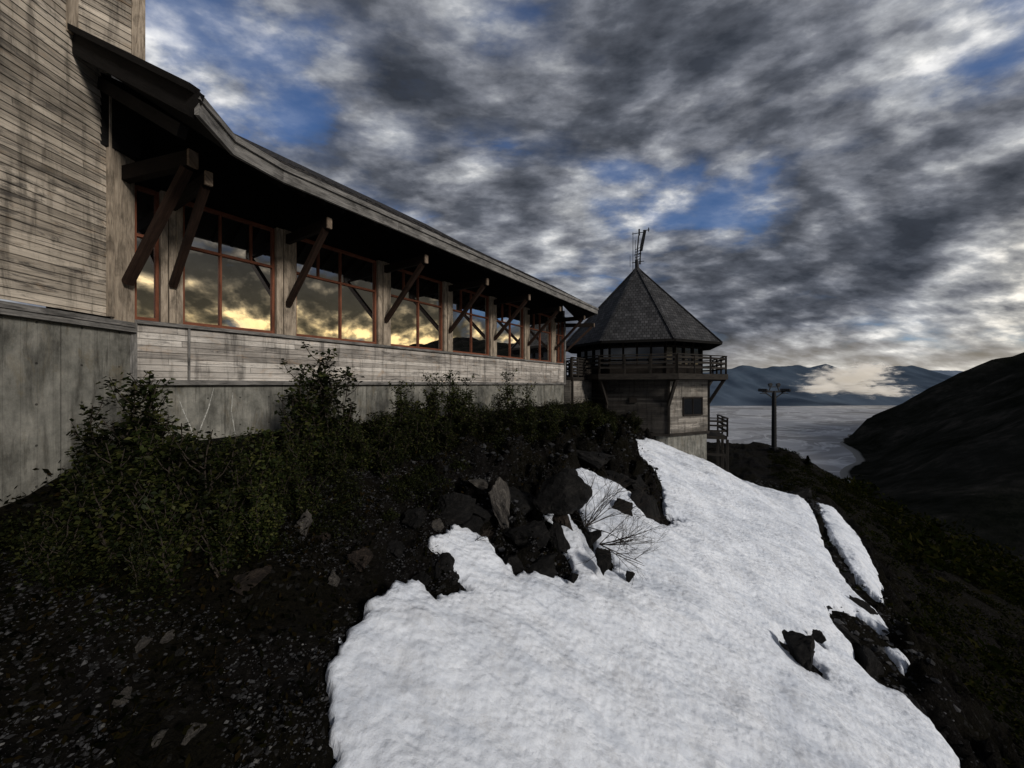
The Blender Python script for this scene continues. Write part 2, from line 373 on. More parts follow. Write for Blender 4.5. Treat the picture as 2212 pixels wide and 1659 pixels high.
# ---------------------------------------------------------------- snow
def poly_so(pts): return np.array([ground(u,v,True)[:2] for u,v in pts])
def sdf(x,y,pl):
    d=np.full(x.shape,1e9);ins=np.zeros(x.shape,bool);n=len(pl)
    for i in range(n):
        ax,ay=pl[i];bx,by=pl[(i+1)%n];ex,ey=bx-ax,by-ay
        wx,wy=x-ax,y-ay;tt=np.clip((wx*ex+wy*ey)/(ex*ex+ey*ey+1e-12),0,1)
        d=np.minimum(d,(wx-ex*tt)**2+(wy-ey*tt)**2)
        c=((ay>y)!=(by>y))&(x<(bx-ax)*(y-ay)/((by-ay) if abs(by-ay)>1e-9 else 1e-9)+ax);ins^=c
    return np.where(ins,1,-1)*np.sqrt(d)
snow_main=[(720,2300),(730,1760),(735,1659),(740,1560),(728,1450),(760,1380),(795,1325),(845,1287),(900,1275),(950,1300),(1003,1288),(1030,1275),(1010,1255),(985,1245),(970,1210),(940,1175),(985,1140),(1035,1160),(1085,1208),(1110,1252),(1150,1245),(1225,1262),(1246,1240),(1216,1185),(1178,1122),(1212,1106),(1255,1150),(1280,1200),(1320,1243),(1343,1238),(1296,1175),(1244,1095),(1222,1025),(1265,1020),(1335,1055),(1375,1085),(1400,1130),(1450,1148),(1466,1125),(1435,1105),(1438,1065),(1396,1022),(1365,985),(1358,958),(1400,953),(1480,983),(1530,1006),(1600,1040),(1680,1068),(1735,1080),(1755,1110),(1770,1170),(1810,1240),(1850,1290),(1900,1335),(1925,1380),(1895,1368),(1850,1330),(1790,1315),(1792,1345),(1840,1400),(1832,1418),(1860,1450),(1900,1482),(1950,1505),(2000,1560),(2050,1620),(2068,1665),(2130,1800),(2300,2300)]
snow_b=[(1765,1092),(1800,1100),(1850,1160),(1890,1230),(1902,1300),(1870,1270),(1820,1200),(1785,1135)]
snow_c=[(1920,1408),(1945,1415),(1966,1447),(1940,1442)]
ps=[poly_so(q) for q in (snow_main,snow_b,snow_c)]
hs_,ho_=ground(1737,1425,True)[:2]
hs2,ho2=ground(1765,1393,True)[:2]
def snow_field(s,o):
    j1=fbm(s*2.4,o*2.4,31,6,.7)*.26;j2=fbm(s*2.4,o*2.4,57,6,.7)*.26
    d=np.maximum.reduce([sdf(s+j1,o+j2,q) for q in ps])+.05
    hole=np.minimum(np.hypot((s-hs_),(o-ho_)*1.0)-.50,np.hypot(s-hs2,o-ho2)-.16)+j1
    return np.minimum(d,hole)
ss=graded([(-6,16,.05),(16,40,.10)]);oo=np.arange(3,18,.055)
S2,O2=np.meshgrid(ss,oo,indexing='ij')
dd=snow_field(S2,O2)
r1=fbm(S2*.35,O2*.35,71,4)*.30
q=fbm(S2*1.4,O2*.9,81,4,.5);q2=fbm(S2*4.4,O2*3.4,91,3,.5)
Z2=HB(S2,O2)+.02+ np.clip(1-np.exp(-np.maximum(dd,0)/.40),0,1)*.20+.035*sst(0,.05,dd)-.5*np.clip(-dd/.08,0,1)+r1*np.clip(dd,0,1)+(q*.10+q2*.04)*sst(0,.35,dd)
X2=S2*DX+(O2-D0)*NX;Y2=S2*DY+(O2-D0)*NY
sn=gridobj('snow_patch',X2,Y2,Z2,'snow',keep=dd>-.25);sn['kind']='structure'
def press(ob):
    me=ob.data;co=np.empty(len(me.vertices)*3);me.vertices.foreach_get('co',co);co=co.reshape(-1,3)
    s=co[:,0]*DX+co[:,1]*DY;o=co[:,0]*NX+co[:,1]*NY+D0
    m=(s>-8)&(s<42)&(o>2)&(o<20)
    d=snow_field(s[m],o[m]);hb=HB(s[m],o[m]);w=sst(-.3,.05,d)
    co[m,2]=co[m,2]*(1-w)+(np.minimum(co[m,2],hb-.12))*w
    me.vertices.foreach_set('co',co.ravel());me.update()
press(t)
# ---------------------------------------------------------------- far setting: water, hills
def water_mat():
    m=M('tidal_water_and_mudflats')
    n=m.noise(m.uv(.0009,.0011,'Object'),1.0,3,.5,1.2);n2=m.noise(m.uv(.0016,.0022,'Object'),1,4,.55,1.6)
    col=m.ramp(n,[(.40,(.36,.365,.38)),(.52,(.42,.425,.435)),(.54,(.30,.30,.305)),(.62,(.26,.26,.26))])
    ch=m.math('ABSOLUTE',m.math('SUBTRACT',n2,.5));col=m.mix(m.ramp(ch,[(.0,.8),(.010,.6),(.02,0)]),col,(.58,.585,.59,1))
    col=m.mix(m.ramp(n2,[(.56,0),(.58,.7),(.66,.3)]),col,(.22,.22,.22,1))
    return m.fin(col,.8,None,.03)
MAT['water']=water_mat()
b=MB();b.face([(-9000,-9000,-300),(16000,-9000,-300),(16000,16000,-300),(-9000,16000,-300)]);w=b.obj('water','water');w['kind']='structure'
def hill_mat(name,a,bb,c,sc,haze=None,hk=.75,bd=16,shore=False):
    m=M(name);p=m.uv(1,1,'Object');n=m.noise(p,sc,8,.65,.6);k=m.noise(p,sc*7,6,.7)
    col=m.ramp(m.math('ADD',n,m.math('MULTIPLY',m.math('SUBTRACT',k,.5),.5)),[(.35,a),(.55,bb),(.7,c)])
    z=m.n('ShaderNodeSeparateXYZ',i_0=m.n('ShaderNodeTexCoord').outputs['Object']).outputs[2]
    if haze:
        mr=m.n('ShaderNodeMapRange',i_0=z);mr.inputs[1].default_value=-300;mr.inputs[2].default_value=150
        col=m.mix(m.ramp(mr.outputs[0],[(0,hk),(1,.1)]),col,(*haze,1))  # aerial haze painted into the albedo, strongest low down
    if shore:
        mr=m.n('ShaderNodeMapRange',i_0=z);mr.inputs[1].default_value=-300.5;mr.inputs[2].default_value=-296
        col=m.mix(m.ramp(mr.outputs[0],[(.0,1),(.6,.8),(.8,0)]),col,(.22,.215,.20,1))
    return m.fin(col,.95,m.bump(k,.4,bd),.0)
MAT['hillR']=hill_mat('dark_tundra_slope',(.006,.0075,.005),(.018,.0178,.0145),(.040,.036,.030),.0045,shore=True)
MAT['hillF']=hill_mat('haze_tinted_mountain',(.05,.072,.102),(.065,.090,.123),(.085,.11,.145),.0014,(.10,.13,.17),.6,5)  # bluish base of both far ranges stands in for haze
MAT['hillG']=hill_mat('haze_tinted_farther_mountain',(.12,.16,.21),(.14,.18,.24),(.17,.21,.27),.001,(.22,.25,.30),.7,4)
gx=np.arange(300,7000,45);gy=np.arange(-3500,6200,60);GX,GY=np.meshgrid(gx,gy,indexing='ij')
xf=np.interp(GY,[-3500,0,700,1500,1950,3000,5200,6200],[250,300,520,1330,1673,2950,5450,6600])+fbm(GX*.002,GY*.002,5,3)*60
st0=np.minimum(1640,xf+70)
dxx=np.maximum(GX-st0-fbm(GX*.003,GY*.003,6,4)*90,0);g=np.where(GY<1900,np.exp(-((GY-1900)/1900)**2),np.exp(-((GY-1900)/330)**2))
prof=np.where(dxx<1100,.52*dxx,572+.12*(dxx-1100))
GZ=-300+np.clip((GX-xf)/60,-2,1)*5+prof*g*sst(0,120,GX-xf)*(1+fbm(GX*.0022,GY*.0022,8,5)*.14)+fbm(GX*.008,GY*.008,12,4)*16*sst(0,300,dxx)
hr=gridobj('hill',GX,GY,GZ,'hillR')
def ridge(name,mat,y0,y1,crest,seed,x0,x1,amp):
    gx=np.arange(x0,x1,50);k=np.linspace(0,1.35,46);GX,K=np.meshgrid(gx,k,indexing='ij')
    y=y0+(y1-y0)*K+fbm(GX*.0012,K*2,seed+4,3)*160
    cz=np.interp(GX/ y1*F+1106,[c[0] for c in crest],[(832-c[1])/F*y1 for c in crest])+fbm(GX*.0035,GX*0,seed,4)*amp*.3
    prof=np.where(K<1,K**1.0,1-(K-1)*1.2)
    gul=np.abs(fbm(GX*.0022,K*1.2,seed+9,3))*-amp*1.1*np.sin(np.clip(K,0,1)*math.pi)
    Z=-306+(cz+306)*prof+gul+fbm(GX*.005,K*4,seed+2,3)*amp*.12*np.clip(K*3,0,1)*np.clip((1.02-K)*4,0.15,1)
    return gridobj(name,GX,y,Z,mat)
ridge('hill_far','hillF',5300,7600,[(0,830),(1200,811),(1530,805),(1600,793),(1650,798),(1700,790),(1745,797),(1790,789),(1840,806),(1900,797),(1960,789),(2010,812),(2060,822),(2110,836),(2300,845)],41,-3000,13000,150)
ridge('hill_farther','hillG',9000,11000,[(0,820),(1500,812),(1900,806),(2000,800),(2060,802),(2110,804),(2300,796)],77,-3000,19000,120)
def cloud_vol():
    m=M('self_lit_cloud_vapour');m.t.nodes.remove(m.b)
    tc=m.n('ShaderNodeTexCoord').outputs['Object'];oi=m.n('ShaderNodeObjectInfo')
    L_=m.vmath('LENGTH',tc);n=m.noise(m.vmath('ADD',tc,m.n('ShaderNodeCombineXYZ',i_0=m.math('MULTIPLY',oi.outputs['Random'],50)).outputs[0]),2.3,8,.70,.5)
    dn=m.math('SUBTRACT',m.math('ADD',m.math('MULTIPLY',n,2.7),m.math('MULTIPLY',L_,-.80)),.94)
    dn=m.math('MULTIPLY',m.math('MAXIMUM',dn,0),.06)
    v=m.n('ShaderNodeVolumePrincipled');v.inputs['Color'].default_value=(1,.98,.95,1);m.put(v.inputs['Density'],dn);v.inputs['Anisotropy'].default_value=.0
    m.put(v.inputs['Emission Strength'],m.math('MULTIPLY',dn,.30));v.inputs['Emission Color'].default_value=(1,.90,.76,1)  # glow added inside the cloud in place of scattered light
    m.t.links.new(v.outputs[0],m.out.inputs['Volume']);return m.m
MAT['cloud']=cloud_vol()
import bmesh
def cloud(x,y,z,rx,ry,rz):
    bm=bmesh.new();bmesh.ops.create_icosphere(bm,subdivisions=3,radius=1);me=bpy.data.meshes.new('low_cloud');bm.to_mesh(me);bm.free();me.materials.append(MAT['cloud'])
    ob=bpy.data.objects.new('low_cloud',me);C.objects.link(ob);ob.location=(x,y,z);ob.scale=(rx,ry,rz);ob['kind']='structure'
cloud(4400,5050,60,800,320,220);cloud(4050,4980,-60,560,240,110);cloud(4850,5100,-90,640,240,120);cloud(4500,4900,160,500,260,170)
# ---------------------------------------------------------------- LODGE
lodge=empty('mountain_lodge',P(12,0,-1.3),'long weathered wooden lodge with a row of reflecting windows','building')
ZS=1.22
A0=Vector((-7.2,-9,0));A1=Vector((-7.2,6.33,0));A2=Vector((-7.2,7.24,0))
nA=(1,0)
Bp0=P(1.35,.5,0);Bp1=P(2.2,.5,0)
b=MB()
b.clap(A0,A1,1.2,13,nA,u0=0);b.clap(A1,Vector((-7.2,6.9,0)),1.2,5.7,nA,u0=15.33)
b.clap(Bp0+Vector((0,0,0)),Bp1,5.5,13,(NX,NY),u0=3)
q1=P(2.2,-9,0);b.face([(Bp1.x,Bp1.y,5.5),(q1.x,q1.y,5.5),(q1.x,q1.y,13),(Bp1.x,Bp1.y,13)])
b.obj('tall_wall','clapA',lodge,label='tall block clad in warm weathered horizontal boards')
b=MB()
b.beam(P(2.12,.515,5.5),P(2.12,.515,13),.18,.05,up=Vector((NX,NY,0)));b.beam((-7.17,6.27,5.7),(-7.17,6.27,13),.05,.14,up=Vector((0,1,0)))
b.beam((-7.16,7.08,1.13),(-7.16,7.08,5.2),.34,.10,up=Vector((1,0,0)))
b.beam((-7.15,6.85,1.2),(-7.15,6.85,5.2),.08,.07,up=Vector((1,0,0)))
b.obj('corner_board','post',lodge)
b=MB();b.beam((-7.13,-9,1.15),(-7.13,7.2,1.10),.16,.09);b.beam((-7.10,-9,1.03),(-7.12,7.25,1.01),.10,.08)
b.obj('ledge_board','fascia',lodge)
b=MB();b.hull6([Vector(v) for v in [(-12,-9,-12),(-7.16,-9,-12),(-7.16,7.22,-12),(-12,7.22,-12),(-12,-9,1.0),(-7.16,-9,1.0),(-7.16,7.22,1.0),(-12,7.22,1.0)]])
b.box(2.05,21.02,-9,-.05,-12,-.002)
b.obj('foundation','concrete',lodge,label='stained grey board-formed concrete base')
b=MB();b.clap(P(2.17,0,0),P(21.03,0,0),-.0,ZS-.07,(NX,NY),u0=.4)
b.box(2.14,21.03,-.3,-.001,-.001,ZS-.02)
e0,e1=P(21.035,0,0),P(21.035,-9,0);b.clap(e0,e1,-.0,4.4,(DX,DY),u0=1)
b.obj('siding_wall','clapB',lodge,label='pale grey weathered horizontal siding below the windows')
b=MB();b.beam(P(2.2,.035,ZS-.035),P(21.05,.035,ZS-.035),.09,.07);b.beam(P(2.2,.045,.03),P(21.05,.045,.03),.05,.10)
b.beam(P(2.16,.03,0),P(2.16,.03,ZS),.10,.06,up=Vector((NX,NY,0)));b.beam(P(3.0,.035,.08),P(3.0,.035,ZS-.07),.035,.05,up=Vector((NX,NY,0)))
b.beam(P(21.0,.03,0),P(21.0,.03,4.0),.14,.07,up=Vector((NX,NY,0)))
b.obj('trim_board','fascia',lodge)
b=MB();b.box(2.1,21.0,-.22,-.1,3.80,5.35);b.box(2.1,21.0,-9,-8.9,-.0,5.2);b.box(1.2,2.2,-.4,.3,4.2,5.45);b.obj('header_wall','soffit',lodge)  # walls under the eave share the soffit's painted-in shade
posts=[(2.545,2.9),(4.70,5.18)]+[(c-.24,c+.24) for c in(7.9,10.82,13.71,16.59,19.55)]
for a_,b_ in posts:
    b=MB();w3=(b_-a_)/3
    for i in range(3):
        c=a_+w3*(i+.5);b.beam(P(c,-.02+(.05 if i==1 else .02),ZS),P(c,-.02+(.05 if i==1 else .02),3.82),w3-.012,.12,up=Vector((NX,NY,0)))
    b.obj('post','post',lodge,origin=P((a_+b_)/2,0,ZS))
def window(s0,s1,zlo,zhi,tr,vl,vu,parent,o=-.07):
    b=MB();fw=.05;N3=Vector((NX,NY,0))
    def bar(a,c,w=fw,d=.07): b.beam(a,c,w,d,up=N3)
    bar(P(s0+fw/2,o,zlo),P(s0+fw/2,o,zhi));bar(P(s1-fw/2,o,zlo),P(s1-fw/2,o,zhi))
    for z in(zlo+fw/2+.01,tr,zhi-fw/2):
        b.beam(P(s0+fw,o,z),P(s1-fw,o,z),.072,fw+.02 if z!=tr else .055)
    for f in vl: c=s0+(s1-s0)*f;bar(P(c,o,zlo+fw),P(c,o,tr-.03),.042,.066)
    for f in vu: c=s0+(s1-s0)*f;bar(P(c,o,tr+.03),P(c,o,zhi-fw),.032,.066)
    fr=b.obj('window','frame',parent,origin=P((s0+s1)/2,o,zlo))
    g=MB();g.face([P(s0,o-.02,zlo),P(s1,o-.02,zlo),P(s1,o-.02,zhi),P(s0,o-.02,zhi)]);g.obj('glass','glass',fr,origin=P((s0+s1)/2,o-.02,zlo))
edges=[2.17]+[x for p in posts for x in p]+[20.93]
for i in range(0,len(edges),2):
    s0,s1=edges[i],edges[i+1]
    if i==0: vl,vu=[],[]
    elif i==2: vl,vu=[.38],[.38,.72]
    elif i==len(edges)-2: vl,vu=[.5],[.5]
    else: vl,vu=[.52],[.26,.52]
    window(s0+.002,s1-.002,ZS+.003,3.8,2.86,vl,vu,lodge)
N3=Vector((NX,NY,0))
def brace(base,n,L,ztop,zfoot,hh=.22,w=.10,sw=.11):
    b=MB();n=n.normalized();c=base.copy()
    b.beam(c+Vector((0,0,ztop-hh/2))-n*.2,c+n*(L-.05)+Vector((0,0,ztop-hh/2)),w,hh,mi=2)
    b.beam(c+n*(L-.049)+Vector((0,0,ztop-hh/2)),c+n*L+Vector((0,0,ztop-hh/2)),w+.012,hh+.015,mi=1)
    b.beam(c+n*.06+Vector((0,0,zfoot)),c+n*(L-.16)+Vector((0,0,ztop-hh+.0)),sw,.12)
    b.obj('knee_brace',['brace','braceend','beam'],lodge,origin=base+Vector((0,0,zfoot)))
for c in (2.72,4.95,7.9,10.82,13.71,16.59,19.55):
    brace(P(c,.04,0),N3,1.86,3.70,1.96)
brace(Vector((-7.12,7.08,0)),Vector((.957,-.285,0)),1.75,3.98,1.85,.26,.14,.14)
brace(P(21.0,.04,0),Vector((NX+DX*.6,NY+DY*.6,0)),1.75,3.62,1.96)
# roof
E1=Vector((-4.54,5.54,4.14));Ea=P(2.85,2.50,4.13);E2=P(3.75,2.3,4.12);E3=P(20.35,2.3,4.12);E4=P(22.2,.4,4.12)
sl=.60
def zr(o): return 4.12+sl*(2.3-o)
R0=Vector((-7.19,6.34,5.75));T1=P(3.75,-1,zr(-1));T2=P(20.3,-1,zr(-1));T3=P(22.2,-1,zr(-1)-.3)
U1=P(2.2,-4.0,zr(-4));U2=P(13.6,-4.0,zr(-4));M2=P(13.6,-1,zr(-1))
V1=P(2.2,-9.5,4.5);V2=P(13.6,-9.5,4.5)
b=MB();up=Vector((0,0,.02))
def tri(*p):b.face([Vector(q)+up for q in p])
tri(E1,Ea,R0);tri(Ea,E2,R0);tri(R0,E2,T1);tri(E2,E3,T2,T1);tri(E3,E4,T3,T2);tri(T1,M2,U2,U1);tri(U1,U2,V2,V1);tri(T1,U1,R0);tri(M2,P(13.6,-9.5,4.5),U2)
tri(P(13.6,-1,zr(-1)),T2,P(20.3,-9.5,4.5),P(13.6,-9.5,4.5));tri(T2,T3,P(22.2,-9.5,4.4),P(20.3,-9.5,4.5))
ppA,ppB=E2,E3
L=(ppB-ppA).length;x=0;du=(ppB-ppA).normalized();slope=(T1-E2).normalized()
while x<L-.2:
    wv=random.uniform(.12,.24);hgt=random.uniform(.015,.045);a_=ppA+du*x;c_=ppA+du*(x+wv-.01)
    for rr in (0.0,.55,1.1,1.8,2.5):
        o_=slope*(rr+random.uniform(0,.04));k=[a_+o_-slope*.05,c_+o_-slope*.05,c_+o_+slope*.3,a_+o_+slope*.3]
        b.hull6([p+Vector((0,0,.02)) for p in k]+[p+Vector((0,0,.03+hgt)) for p in k])
    x+=wv
b.obj('roof','shingleD',lodge,label='low shingled roof with deep overhanging eave')
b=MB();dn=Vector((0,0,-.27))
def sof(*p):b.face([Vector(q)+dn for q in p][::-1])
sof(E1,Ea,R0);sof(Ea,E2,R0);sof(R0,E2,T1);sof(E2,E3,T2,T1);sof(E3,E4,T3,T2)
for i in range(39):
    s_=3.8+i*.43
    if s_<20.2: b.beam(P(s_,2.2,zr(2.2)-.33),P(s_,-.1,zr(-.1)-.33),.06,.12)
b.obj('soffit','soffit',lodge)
b=MB()
def fas(a_,c_,mi=0,h=.27,th=.06,off=0):
    m_=Vector((0,0,-.13+off));b.beam(a_+m_,c_+m_,th,h,mi=mi)
ex=(E3-E2).normalized();n=6
for i in range(n):
    a_=E2+(E3-E2)*i/n+ex*.004;c_=E2+(E3-E2)*(i+1)/n-ex*.004;fas(a_,c_)
of=Vector((NX*.05,NY*.05,.0))
b.beam(E2+of,E3+of,.05,.10)
fas(E1,Ea);fas(Ea,E2);b.beam(E1+of,Ea+of,.05,.10);b.beam(Ea+of,E2+of,.05,.10);fas(E3,E4)
b.obj('fascia','fascia',lodge,label='weathered grey fascia board along the eave')
b=MB();b.beam(R0+Vector((0,0,-.13)),E1+Vector((0,0,-.13)),.10,.36);b.beam(R0+Vector((0,-.06,.05)),E1+Vector((.03,-.08,.04)),.14,.09)
b.beam(R0+Vector((0,.4,-.5)),E1+Vector((-.5,.35,-.28)),.12,.2)
b.obj('rake_board','rake',lodge)
for pts in [[(388,868),(400,900),(412,925),(418,948)],[(462,840),(450,885),(436,920),(425,950)],[(503,850),(500,890),(508,940)]]:
    pr=None;b=MB();wq=.004
    for u_,v_ in pts:
        t_=(u_-1106)/F;y_=(D0+.045)/(.548-.8365*t_);s_,o_=SO(t_*y_,y_);z_=(832-v_)/F*y_;q=P(s_,-.045,z_)
        if pr is not None:
            for k in range(6):
                a_=pr.lerp(q,k/6);c_=pr.lerp(q,(k+1)/6);w2=random.uniform(.003,.014);c_=c_
                d1=Vector((DX,DY,0))*wq;d2=Vector((DX,DY,0))*w2;b.face([a_-d1,a_+d1,c_+d2,c_-d2]);wq=w2
        pr=q
    b.obj('mineral_stain','efflo',lodge)
# ---------------------------------------------------------------- connecting wing
wing=empty('connecting_wing',P(22.5,.3,-2),'small pale wooden link building with railed deck on top','building')
w0,w1=P(21.1,.35,0),P(25.0,.35,0)
b=MB();b.clap(w0,w1,-3.2,.25,(NX,NY),u0=2);b.clap(P(21.1,.35,0),P(21.1,-2,0),-3.2,.25,(-DX,-DY));b.box(21.12,25,-3,.34,-3.2,.24);b.obj('wall','clapL',wing)
b=MB();b.box(21.08,25,-3,.5,.25,.42);b.beam(P(21.2,.42,-6),P(21.2,.42,.25),.12,.12);b.obj('deck','deckwood',wing)
def railing(b,a_,c_,z,h=1.1,n=3,rails=(.35,.62,.88)):
    a_=Vector((a_[0],a_[1],z));c_=Vector((c_[0],c_[1],z))
    for i in range(n+1):
        p=a_.lerp(c_,i/n);b.beam(p,p+Vector((0,0,h)),.11,.11,up=Vector((NX,NY,0)))
    for r in rails:b.beam(a_+Vector((0,0,r*h)),c_+Vector((0,0,r*h)),.04,.12)
    b.beam(a_+Vector((0,0,h+.03)),c_+Vector((0,0,h+.03)),.16,.05)
b=MB();railing(b,P(21.15,.4,0),P(24.6,.4,0),.42,1.15,4,(.15,.3,.45,.6,.75,.9));b.obj('railing','deckwood',wing)
# ---------------------------------------------------------------- TOWER
TC=Vector((9.1,28.0,0));tcam=(-TC).normalized();rt=Vector((-tcam.y,tcam.x,0))
if rt.x<0:rt=-rt
def O(R,phi,z): a_=math.radians(phi);p=TC+(tcam*math.cos(a_)+rt*math.sin(a_))*R;return Vector((p.x,p.y,z))
PH=[22.5+45*i for i in range(8)]
tower=empty('lookout_tower',TC+Vector((0,0,-5)),'octagonal wooden lookout tower with shingled pyramid roof and balcony','tower')
b=MB()
for i in range(8):
    a_,c_=O(4.72,PH[i],0),O(4.72,PH[i]+45,0);n_=(a_+c_)/2-TC
    b.clap(a_,c_,-3.1,.4,n_,u0=i*3)
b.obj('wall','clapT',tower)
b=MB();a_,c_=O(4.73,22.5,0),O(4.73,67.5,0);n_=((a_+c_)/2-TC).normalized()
b.clap(a_+n_*.012,c_+n_*.012,-3.1,.25,n_,u0=5);b.obj('wall','clapL',tower,label='weathered siding face painted paler as the lit side')  # light on this face is put in as paler siding
b=MB()
for i in range(8):
    R=4.66;b.face([O(R,PH[i],-13),O(R,PH[i]+45,-13),O(R,PH[i]+45,-3.1),O(R,PH[i],-3.1)])
b.obj('foundation','concrete',tower)
b=MB()
for i in range(8):
    for z in (-3.1,):b.beam(O(4.8,PH[i],z),O(4.8,PH[i]+45,z),.08,.16)
    b.beam(O(4.78,PH[i],-3.0),O(4.78,PH[i],.3),.12,.12)
b.obj('corner_board','deckwood',tower)
b=MB()
for i in range(8):
    R=4.3;b.face([O(R,PH[i],.65),O(R,PH[i]+45,.65),O(R,PH[i]+45,3.3),O(R,PH[i],3.3)])
b.obj('glass','tglass',tower,label='dark observation room glazing')
b=MB()
for i in range(8):
    for k in range(5):
        p0=O(4.36,PH[i],0).lerp(O(4.36,PH[i]+45,0),k/4)
        b.beam(p0+Vector((0,0,.65)),p0+Vector((0,0,3.2)),.12 if k%4 else .25,.1)
    for z,h in((.95,.6),(2.35,.1),(3.0,.3)):b.beam(O(4.37,PH[i],z),O(4.37,PH[i]+45,z),.1,h)
b.obj('window_frame','darkframe',tower)
apex=TC+Vector((0,0,8.5));b=MB();ZE=2.62;RR=5.55
for i in range(8):
    b.face([O(RR,PH[i],ZE),O(RR,PH[i]+45,ZE),apex]);b.face([O(RR-.02,PH[i]+45,ZE-.12),O(RR-.02,PH[i],ZE-.12),O(4.2,PH[i],ZE+.35),O(4.2,PH[i]+45,ZE+.35)],None,1)
    b.beam(O(RR-.02,PH[i],ZE-.03),O(RR-.02,PH[i]+45,ZE-.03),.08,.16,mi=1)
    b.beam(O(RR+.02,PH[i],ZE+.03),apex+Vector((0,0,.03)),.2,.06,mi=0)
b.obj('roof','shingle,soffit'.split(','),tower,label='steep eight-sided grey shingle roof')
b=MB();DR=5.85
for i in range(8):
    f=[O(4.2,PH[i],.4),O(4.2,PH[i]+45,.4),O(DR,PH[i]+45,.4),O(DR,PH[i],.4)];b.hull6(f+[p+Vector((0,0,.2)) for p in f])
    b.beam(O(DR,PH[i],.45),O(DR,PH[i]+45,.45),.08,.34)
b.obj('balcony','deckwood',tower)
b=MB()
for i in range(8): railing(b,O(DR-.08,PH[i],0),O(DR-.08,PH[i]+45,0),.6,1.12,3)
b.obj('railing','deckwood',tower)
for i in range(8):
    b=MB();p=O(4.72,PH[i],-1.3);b.beam(p,O(DR-.2,PH[i],.25),.16,.18);b.beam(O(4.75,PH[i],.28),O(DR-.1,PH[i],.28),.16,.2)
    b.obj('knee_brace','deckwood',tower,origin=p)
a_,c_=O(4.79,22.5,0),O(4.79,67.5,0)
wa_,wb_=a_.lerp(c_,.34),a_.lerp(c_,.82)
b=MB()
for z in(-.85,-1.95):b.beam(wa_+Vector((0,0,z)),wb_+Vector((0,0,z)),.1,.09)
for k in(0,.5,1):
    p=wa_.lerp(wb_,k);b.beam(p+Vector((0,0,-1.95)),p+Vector((0,0,-.85)),.08,.08)
wf=b.obj('window','darkframe',tower,origin=wa_.lerp(wb_,.5)+Vector((0,0,-1.95)))
b=MB();i_=n_*-.02;b.face([wa_+i_+Vector((0,0,-1.95)),wb_+i_+Vector((0,0,-1.95)),wb_+i_+Vector((0,0,-.85)),wa_+i_+Vector((0,0,-.85))]);b.obj('glass','tglass',wf,origin=wa_+Vector((0,0,-1.95)))
b=MB();p=O(4.45,-3,-1.0);b.beam(p-rt*.22,p+rt*.22,.08,.32);b.obj('vent','darkframe',tower)
b=MB();c0=TC+rt*4.3
L0=[c0+tcam*1.5,c0-tcam*1.6,c0-tcam*1.6+rt*1.25,c0+tcam*1.5+rt*1.25]
f=[Vector((p.x,p.y,-3.6)) for p in L0];b.hull6(f+[p+Vector((0,0,.2)) for p in f])
b.obj('landing','deckwood',tower)
b=MB();railing(b,L0[0],L0[3],-3.4,1.15,1,(.3,.6,.85));railing(b,L0[3],L0[2],-3.4,1.15,2,(.3,.6,.85));b.obj('railing','deckwood',tower)
b=MB()
for p in(L0[3],L0[2],c0+rt*1.25):b.beam(Vector((p.x,p.y,-9.5)),Vector((p.x,p.y,-3.6)),.16,.16)
p=L0[3];b.beam(Vector((p.x,p.y,-5.2)),Vector((L0[2].x,L0[2].y,-3.8)),.08,.12);b.beam(Vector((p.x,p.y,-4.6)),Vector((c0.x,c0.y,-4.6))+tcam*1.5,.1,.14)
b.obj('support_post','deckwood',tower)
b=MB();ap=apex
b.tube([ap+Vector((0,0,-.4)),ap+Vector((0,0,.55))],.2,.09,8)
def X(a_,z):return ap+rt*a_+Vector((0,0,z))
b.tube([X(-.05,.1),X(.02,1.2),X(.12,2.3)],.06,.05,6);b.tube([X(.2,.2),X(.26,1.5),X(.48,2.5)],.07,.07,6)
b.tube([X(-.28,-.2),X(-.28,2.6)],.028,.02,5);b.tube([X(-.12,.1),X(-.12,2.0)],.03,.02,5);b.tube([X(-.48,.1),X(-.48,.9)],.02,.015,5)
b.beam(X(.28,1.2),X(.54,2.6),.30,.2)
for z,w_ in((.35,.5),(.9,.3),(2.45,.5)):b.tube([X(-w_*.7,z),X(w_,z+.05)],.03,.03,5)
for z in(.5,.7,.9,1.1,1.3):b.tube([X(-.1,z),X(.25,z+.12)],.025,.025,4)
b.tube([X(.4,2.6),X(.85,2.62)],.03,.03,5);b.tube([X(.8,2.5),X(.8,2.78)],.04,.04,5);b.tube([X(.15,2.3),X(.15,2.75)],.06,.06,6)
b.obj('antenna','metal',tower,label='cluster of radio antennas on the roof peak')
# ---------------------------------------------------------------- ski lift tower
lx,ly=36.1,53.0;ls,lo=SO(lx,ly);lz=float(H(ls,lo))
lift=empty('ski_lift_tower',(lx,ly,lz),'dark steel ski lift tower with a T-shaped crossarm','lift tower')
B0=Vector((lx,ly,lz-.3));LT=-.95
b=MB();b.tube([B0,Vector((lx,ly,LT-1.0)),Vector((lx,ly,LT))],.32,.22,12)
b.tube([B0,B0+Vector((0,0,.7))],.65,.6,12)
for i in range(14):b.beam(Vector((lx-.2,ly-.36,lz+.8+i*.45)),Vector((lx+.2,ly-.36,lz+.8+i*.45)),.04,.04)
b.obj('pole','metal',lift,origin=B0)
b=MB();b.beam(Vector((lx-1.55,ly,LT-.1)),Vector((lx+1.55,ly,LT-.1)),.25,.25);b.beam(Vector((lx-1.2,ly,LT-.25)),Vector((lx,ly,LT-1.1)),.12,.12);b.beam(Vector((lx+1.2,ly,LT-.25)),Vector((lx,ly,LT-1.1)),.12,.12)
